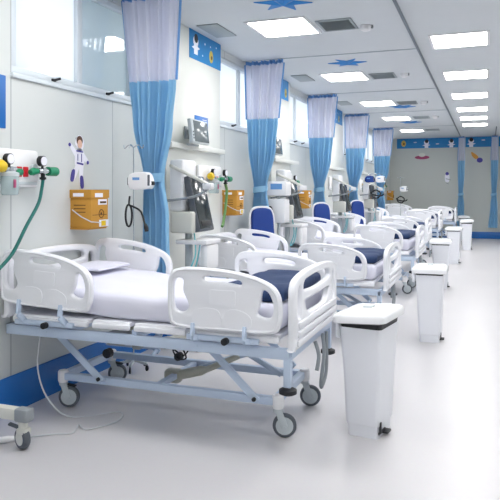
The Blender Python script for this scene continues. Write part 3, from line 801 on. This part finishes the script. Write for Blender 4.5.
for i, (x, y) in enumerate(BAY):
    for src, loc, l, g in ((gp, (x, y, 1.545), 'white medical gas panel with red sockets in the ' + bn[i], 'medical gas panels'),
                           (ro, (x + .05, y + .25, 1.53), 'green-knobbed oxygen regulator with gauge in the ' + bn[i], 'oxygen regulators'),
                           (rs, (x + .05, y - .06, 1.53), 'yellow suction regulator with clear jar in the ' + bn[i], 'suction regulators')):
        if i == 0: src.location = loc; src['label'] = l; src['group'] = g
        else: dup(src, loc, l, g)
def hose(pts, m, r, label, g='hoses hanging from the gas panels'):
    tag(B().tube(path3(pts, 8), r, 8).build('oxygen_hose', m), label, 'hose', g)
hose([(WX + .1, 3.45, 1.472), (WX + .1, 3.44, 1.42), (WX + .12, 3.38, 1.32), (WX + .14, 3.24, 1.18), (WX + .15, 3.10, 1.02), (WX + .15, 2.95, .92)], 'teal', .011, 'dark teal hose curving down beside the bed at the left edge')
hose([(PX + .1, 6.37, 1.472), (PX + .11, 6.38, 1.40), (PX + .12, 6.33, 1.25), (PX + .14, 6.22, 1.08), (PX + .15, 6.16, 1.03)], 'olive', .016, 'olive green hose hanging beside the first far cardboard box')
hose([(PX + .1, 9.05, 1.472), (PX + .1, 9.05, 1.38), (PX + .12, 9.0, 1.2), (PX + .14, 8.95, 1.03)], 'teal', .010, 'thin green hose hanging in the third bay')
hose([(PX + .1, 12.05, 1.472), (PX + .1, 12.05, 1.38), (PX + .12, 12.0, 1.2), (PX + .14, 11.9, 1.05)], 'olive', .012, 'green hose hanging in the fourth bay')

# sharps boxes
def sharps_box():
    t = thing('sharps_box', '', 'sharps box')
    b = B(); b.box(0, .175, -.11, .11, 0, .25, .003)
    for s in (-1, 1): b.bar((.0, s * .11, .25), (.0 , s * .125, .285), .004, .004) if False else None
    b.box(-.0, .18, -.118, -.110, .215, .275, 0, 2); b.box(.172, .182, -.115, .115, .215, .27)
    b.box(0.0, .18, .110, .118, .215, .275)
    b.build('carton', 'card', t)
    for a in ((.1815, .183, -.07, .03, .22, .25), (.1745, .1775, -.02, .09, .165, .205), (.03, .12, -.1195, -.1175, .225, .25)): B().box(*a).build('printed_patch', 'sticker', t)
    b = B()
    for z in (.16, .135, .11): b.box(.03, .13, -.1112, -.1100, z, z + .006)
    b.box(.1750, .1762, -.09, .09, .09, .094); b.box(.1778, .179, .0, .08, .175, .19); b.torus((.1765, .02, .10), (1, 0, 0), .03, .003, 16, 4); b.cyl((.175, .02, .10), (.178, .02, .10), .01, 10)
    b.build('dark_print', 'carddark', t)
    b = B(); b.box(.1765, .1795, -.01, .11, .005, .055); b.build('white_label', 'sticker', t)
    b = B(); b.box(.180, .182, .015, .07, .01, .048); b.build('yellow_label', 'yellow', t)
    B().tube([(.02, -.115, .13), (.1, -.118, .08), (.180, -.112, .045), (.182, .0, .035)], .004, 6).build('strap', 'cable', t)
    B().box(-.0, .0, 0, 0, 0, 0) if False else None
    b = B(); b.box(.0, .16, -.115, .115, -.012, -.002, .003); b.build('bracket', 'card', t)
    return t
sb = sharps_box()
for i, (y, l) in enumerate([(3.99, 'nearest yellow-brown cardboard sharps box, under the astronaut sticker'), (6.82, 'cardboard sharps box on the wall left of the nearest blue chair'),
                            (9.85, 'cardboard sharps box on the wall left of the third curtain'), (13.3, 'cardboard sharps box behind the fourth curtain'),
                            (16.15, 'small far cardboard sharps box left of the farthest window-row curtain'), (19.6, 'farthest small cardboard sharps box near the back wall')]):
    loc = (WX, y, 1.135)
    if i == 0: sb.location = loc; sb['label'] = l; sb['group'] = 'cardboard sharps boxes on the wall'
    else: dup(sb, loc, l)

# ventilator / monitor trolley
def trolley():
    t = thing('ventilator_trolley', '', 'ventilator')
    B().box(-.13, .09, -.2, .15, 1.03, 1.22, .02, 3).build('lower_unit', 'offwhite', t)
    B().box(-.15, -.02, -.17, .12, 1.22, 1.68, .025, 3).build('upper_unit', 'white', t)
    B().box(.089, .093, -.02, .04, 1.12, 1.135).build('marking', 'midgrey', t)
    mt = Matrix.Translation((.05, .02, 1.285)) @ Matrix.Rotation(-.22, 4, 'Y')
    s = B().box(-.03, .03, -.16, .16, -.25, .25, .012, 3, mt).build('screen_housing', 'grey', t)
    B().box(.03, .034, -.14, .14, -.23, .235, .002, 2, mt).build('screen', 'screen', s)
    for k in range(5): pass
    B().box(.034, .037, -.10, .10, -.21, -.16, .001, 2, mt).build('key_panel', 'black', s)
    B().cyl((-.04, 0, .10), (-.04, 0, 1.04), .035, 16).build('column', 'disc', t)
    b = B()
    for k in range(4):
        a = PI / 4 + k * PI / 2; b.bar((-.04, 0, .10), (-.04 + .24 * math.cos(a), .24 * math.sin(a), .085), .05, .035)
    b.build('base', 'offwhite', t)
    for k in range(4):
        a = PI / 4 + k * PI / 2; c = (-.04 + .22 * math.cos(a), .22 * math.sin(a))
        cs = B().lathe([(.02, -.012), (.035, -.011), (.035, .011), (.02, .012)], (c[0], c[1], .036), (0, 1, 0)).build('caster', 'grey', t)
        B().cyl((c[0], c[1], .04), (c[0], c[1], .09), .012, 8).build('stem', 'offwhite', cs)
    a = B().tube([(-.11, -.22, 1.62), (.24, -.16, 1.45)], .015, 10).cyl((-.11, -.22, 1.62), (-.11, -.14, 1.60), .016, 10).build('support_arm', 'offwhite', t)
    B().box(.18, .27, -.2, -.13, 1.41, 1.47, .015).build('arm_clamp', 'white', a)
    B().tube(path3([(.24, -.17, 1.43), (.1, -.2, 1.35), (-.2, -.22, 1.31)], 5), .012, 10).build('breathing_hose', 'midgrey', t)
    B().tube(path3([(.06, -.1, 1.03), (.1, -.16, .85), (.06, -.2, .7), (.1, -.15, .75), (.12, -.1, .95)], 6), .007, 8).build('tubing', 'cyan', t)
    B().box(-.1, .2, -.15, .17, .93, .97, .01).box(.12, .2, -.12, .14, .70, .93, .03).build('humidifier', 'white', t)
    return t
tr = trolley()
for i, (x, y, l) in enumerate([(-2.48, 5.22, 'white ventilator trolley with dark slanted screen beside the largest curtain'),
                               (-2.44, 8.12, 'white ventilator trolley with dark slanted screen right of the nearest blue chair'),
                               (-2.38, 11.1, 'ventilator trolley with a dark screen beyond the third curtain'),
                               (-2.36, 13.95, 'ventilator trolley with pale arm beyond the fourth curtain')]):
    if i == 0: tr.location = (x, y, 0); tr['label'] = l; tr['group'] = 'ventilator trolleys between the beds'
    else: dup(tr, (x, y, 0), l)

# wall screens
def wall_screen():
    t = thing('wall_monitor', '', 'monitor')
    mt = Matrix.Rotation(-.12, 4, 'Y') 
    h = B().box(-.02, .02, -.19, .19, -.115, .115, .008, 2, mt).build('housing', 'disc', t)
    B().box(.020, .023, -.145, .175, -.10, .10, .001, 2, mt).build('screen', 'screengrey', h)
    for k in range(3): B().cyl(mt @ Vector((.02, -.167, -.07 + .03 * k)), mt @ Vector((.025, -.167, -.07 + .03 * k)), .008, 8).build('button', 'grey', h)
    B().bar((-.12, 0, 0), (-.015, 0, 0), .05, .05).box(-.13, -.115, -.05, .05, -.06, .06, .004).build('wall_mount', 'midgrey', t)
    B().box(-.10, -.04, -.1, .1, -.13, -.112, .004).build('foot', 'disc', t)
    return t
wm = wall_screen()
wm.location = (PX + .14, 5.60, 1.965); wm['label'] = 'grey wall monitor with a bright reflection on the pier above the gas panel'; wm['group'] = 'wall monitors on the piers'
dup(wm, (PX + .14, 8.02, 1.985), 'grey wall monitor on the pier right of the second curtain')
# white shelf device in bay 3
t = thing('bedside_device', 'white boxy device on the trolley shelf right of the second curtain', 'medical device', (-2.44, 7.72, 0))
B().box(-.15, .1, -.12, .12, 1.34, 1.52, .02, 3).box(-.14, .08, -.11, .11, 1.0, 1.3, .015).build('body', 'white', t)
B().box(-.1, .05, -.124, -.12, 1.42, 1.49).build('display', 'lavender', t)
B().cyl((-.03, 0, .04), (-.03, 0, 1.34), .02, 12).box(-.2, .14, -.02, .02, .02, .06, .01).box(-.05, -.01, -.16, .16, .02, .06, .01).build('stand', 'disc', t)
for cc, ax in (((-.18, 0, .02), (0, 1, 0)), ((.12, 0, .02), (0, 1, 0)), ((-.03, .14, .02), (1, 0, 0)), ((-.03, -.14, .02), (1, 0, 0))): B().lathe([(.02, -.01), (.02, .01)], cc, ax).build('caster', 'grey', t)
B().tube(path3([(-.2, -.13, 1.26), (-.17, -.15, 1.16), (-.12, -.15, 1.1), (-.06, -.15, 1.12), (-.1, -.14, 1.2), (-.17, -.13, 1.14)], 6), .014, 8).build('cable', 'black', t)

# IV stands
def iv_stand(pumps=1, blue=False):
    t = thing('infusion_stand', '', 'infusion stand')
    B().cyl((0, 0, .06), (0, 0, 1.74), .008, 10).cyl((0, 0, .06), (0, 0, .95), .012, 12).build('pole', 'chrome', t)
    b = B()
    for a in (0, PI): b.tube(path3([(0, 0, 1.74), (.07 * math.cos(a), 0, 1.76), (.13 * math.cos(a), 0, 1.735), (.15 * math.cos(a), 0, 1.76)], 5), .005, 6)
    for a in (PI / 2, -PI / 2): b.tube(path3([(0, 0, 1.74), (0, .07 * math.sin(a), 1.76), (0, .11 * math.sin(a), 1.735)], 5), .005, 6)
    b.build('bag_hook', 'chrome', t)
    b = B()
    for k in range(5):
        a = 2 * PI * k / 5; b.bar((0, 0, .075), (.2 * math.cos(a), .2 * math.sin(a), .055), .03, .02)
    b.build('base', 'disc', t)
    for k in range(5):
        a = 2 * PI * k / 5; B().lathe([(.01, -.01), (.022, -.009), (.022, .009), (.01, .01)], (.2 * math.cos(a), .2 * math.sin(a), .022), (-math.sin(a), math.cos(a), 0)).cyl((.2 * math.cos(a), .2 * math.sin(a), .03), (.2 * math.cos(a), .2 * math.sin(a), .055), .007, 6).build('caster', 'black', t)
    return t
iv = iv_stand(); iv.location = (-2.60, 4.39, 0); iv['label'] = 'chrome infusion stand left of the largest curtain'; iv['group'] = 'infusion stands'
iv.scale = (.6, .6, 1)
def pump(loc, label, flip=False, m='white', rz=0.0):
    t = thing('infusion_pump', label, 'infusion pump', loc, 'infusion pumps', rz)
    sh = [(0, -.055), (.145, -.06), (.18, -.045), (.185, .0), (.145, .07), (.0, .055)]
    B().plate(smooth(sh, 3), [], .07, .01, XZ).build('housing', m, t)
    B().box(-.022, .008, -.03, .03, -.03, .03, .006).build('clamp', 'black', t)
    B().box(.165, .197, -.02, .02, -.03, .0, .006).build('knob', 'black', t)
    B().box(.03, .09, -.038, -.0345, .01, .03).build('display', 'lavender', t)
    B().box(.16, .18, -.038, -.03, -.035, .05, .004).build('side_grip', 'grey', t)
    return t
pump((-2.60, 4.36, 1.475), 'white infusion pump clamped on the stand in front of the largest curtain')
t = thing('coiled_lead', 'black looped power lead with plug hanging on the chrome infusion stand', 'cable', (-2.61, 4.35, 0))
pts = [(0, 0, 1.36)]
for k in range(26):
    a = k * .52; pts.append((.028 * math.sin(a) + .002 * k / 4, -.012 - .001 * k, 1.21 + .085 * math.cos(a)))
pts += [(.05, -.035, 1.28), (.12, -.035, 1.24), (.155, -.035, 1.14)]
B().tube(path3(pts, 3), .0075, 6).build('cord', 'black', t)
B().tube([(.155, -.035, 1.15), (.165, -.035, 1.12), (.17, -.035, 1.09)], [.009, .018, .014], 10).build('plug', 'black', t)

iv2 = dup(iv, (-2.16, 13.35, 0), 'thin infusion stand in the aisle side of the fourth curtain'); iv2.scale = (1, 1, 1)
pump((-2.36, 13.31, 1.64), 'blue infusion pump on the far infusion stand', m='chair'); pump((-2.145, 13.31, 1.64), 'white infusion pump on the far infusion stand')
iv3 = dup(iv, (-2.10, 16.9, 0), 'farthest infusion stand, against the back wall left of the sixth bed')
pump((-2.1, 16.86, 1.45), 'white infusion pump on the farthest infusion stand')
for k, (x, y, z) in enumerate(((-2.16, 13.3, 1.36), (-2.10, 16.85, 1.2))):
    b = B(); b.tube(path3([(-.1, 0, .02), (-.05, 0, -.08), (.05, 0, -.1), (.1, 0, 0), (.0, 0, .06), (-.08, 0, -.02), (.1, 0, -.06), (.18, 0, -.02)], 5), .016, 6)
    tag(b.build('looped_cord', 'black', None, 40, (x, y, z)), 'black cord bundle hanging on the %s infusion stand' % ('fourth-curtain' if k == 0 else 'farthest'), 'cable', 'cord bundles on the far stands')

# blue chairs
def armchair():
    t = thing('armchair', '', 'chair')
    mt = Matrix.Translation((0, .16, .83)) @ Matrix.Rotation(-.12, 4, 'X')
    oc = smooth([(-.17, -.36), (.17, -.36), (.185, .1), (.17, .30), (.09, .36), (-.09, .36), (-.17, .30), (-.185, .1)], 5)
    b = B(); b.plate(oc, [], .09, .03, mt @ XZ); b.build('backrest', 'chair', t, 60)
    b = B(); b.tube([mt @ Vector((a * 1.1, .01, c * 1.03)) for a, c in oc], .016, 8, closed=True); b.build('back_frame', 'white', t)
    B().soft(-.20, .20, -.22, .18, .38, .47, .03, (8, 8, 3)).build('seat', 'chair', t)
    for s in (-1, 1):
        B().soft(s * .235 - .025, s * .235 + .025, -.2, .14, .60, .64, .018, (3, 8, 3)).build('armrest', 'chair', t)
        for y in (-.18, .15):
            B().cyl((s * .225, y, 0), (s * .225, y, .61), .014, 10).build('leg', 'white', t)
    B().bar((-.225, -.18, .37), (.225, -.18, .37), .025, .025).bar((-.225, .15, .37), (.225, .15, .37), .025, .025).build('seat_frame', 'white', t)
    return t
ch = armchair(); ch.location = (-2.45, 7.2, 0); ch.rotation_euler = (0, 0, .75); ch.scale = (.78, .78, 1)
ch['label'] = 'royal blue high-backed chair with white frame in front of the second curtain'; ch['group'] = 'blue chairs beside the beds'
dup(ch, (-2.42, 10.05, 0), 'royal blue chair in front of the third curtain'); dup(ch, (-2.38, 12.9, 0), 'small far royal blue chair in front of the fourth curtain')

# ------------------------------------------------------------------ world, camera
w = bpy.data.worlds.new('World'); SC.world = w; w.use_nodes = True
bg = w.node_tree.nodes['Background']; bg.inputs[0].default_value = (.93, .97, 1, 1); bg.inputs[1].default_value = 0.8
cam = bpy.data.cameras.new('camera'); co = bpy.data.objects.new('camera', cam); C.objects.link(co)
co.location = (0, 0, 1.4); co.rotation_euler = (PI / 2, 0, math.atan(237 / 640))
cam.sensor_width = 36; cam.lens = 36 * 640 / 500; cam.shift_y = -59 / 500; cam.clip_start = .05
SC.camera = co
vs = SC.view_settings
vs.view_transform = 'Standard'; vs.look = 'None'; vs.gamma = 1; vs.use_curve_mapping = False; vs.exposure = 1.12
SC.cycles.max_bounces = 8; SC.cycles.diffuse_bounces = 5; SC.cycles.transparent_max_bounces = 12; SC.cycles.use_denoising = True
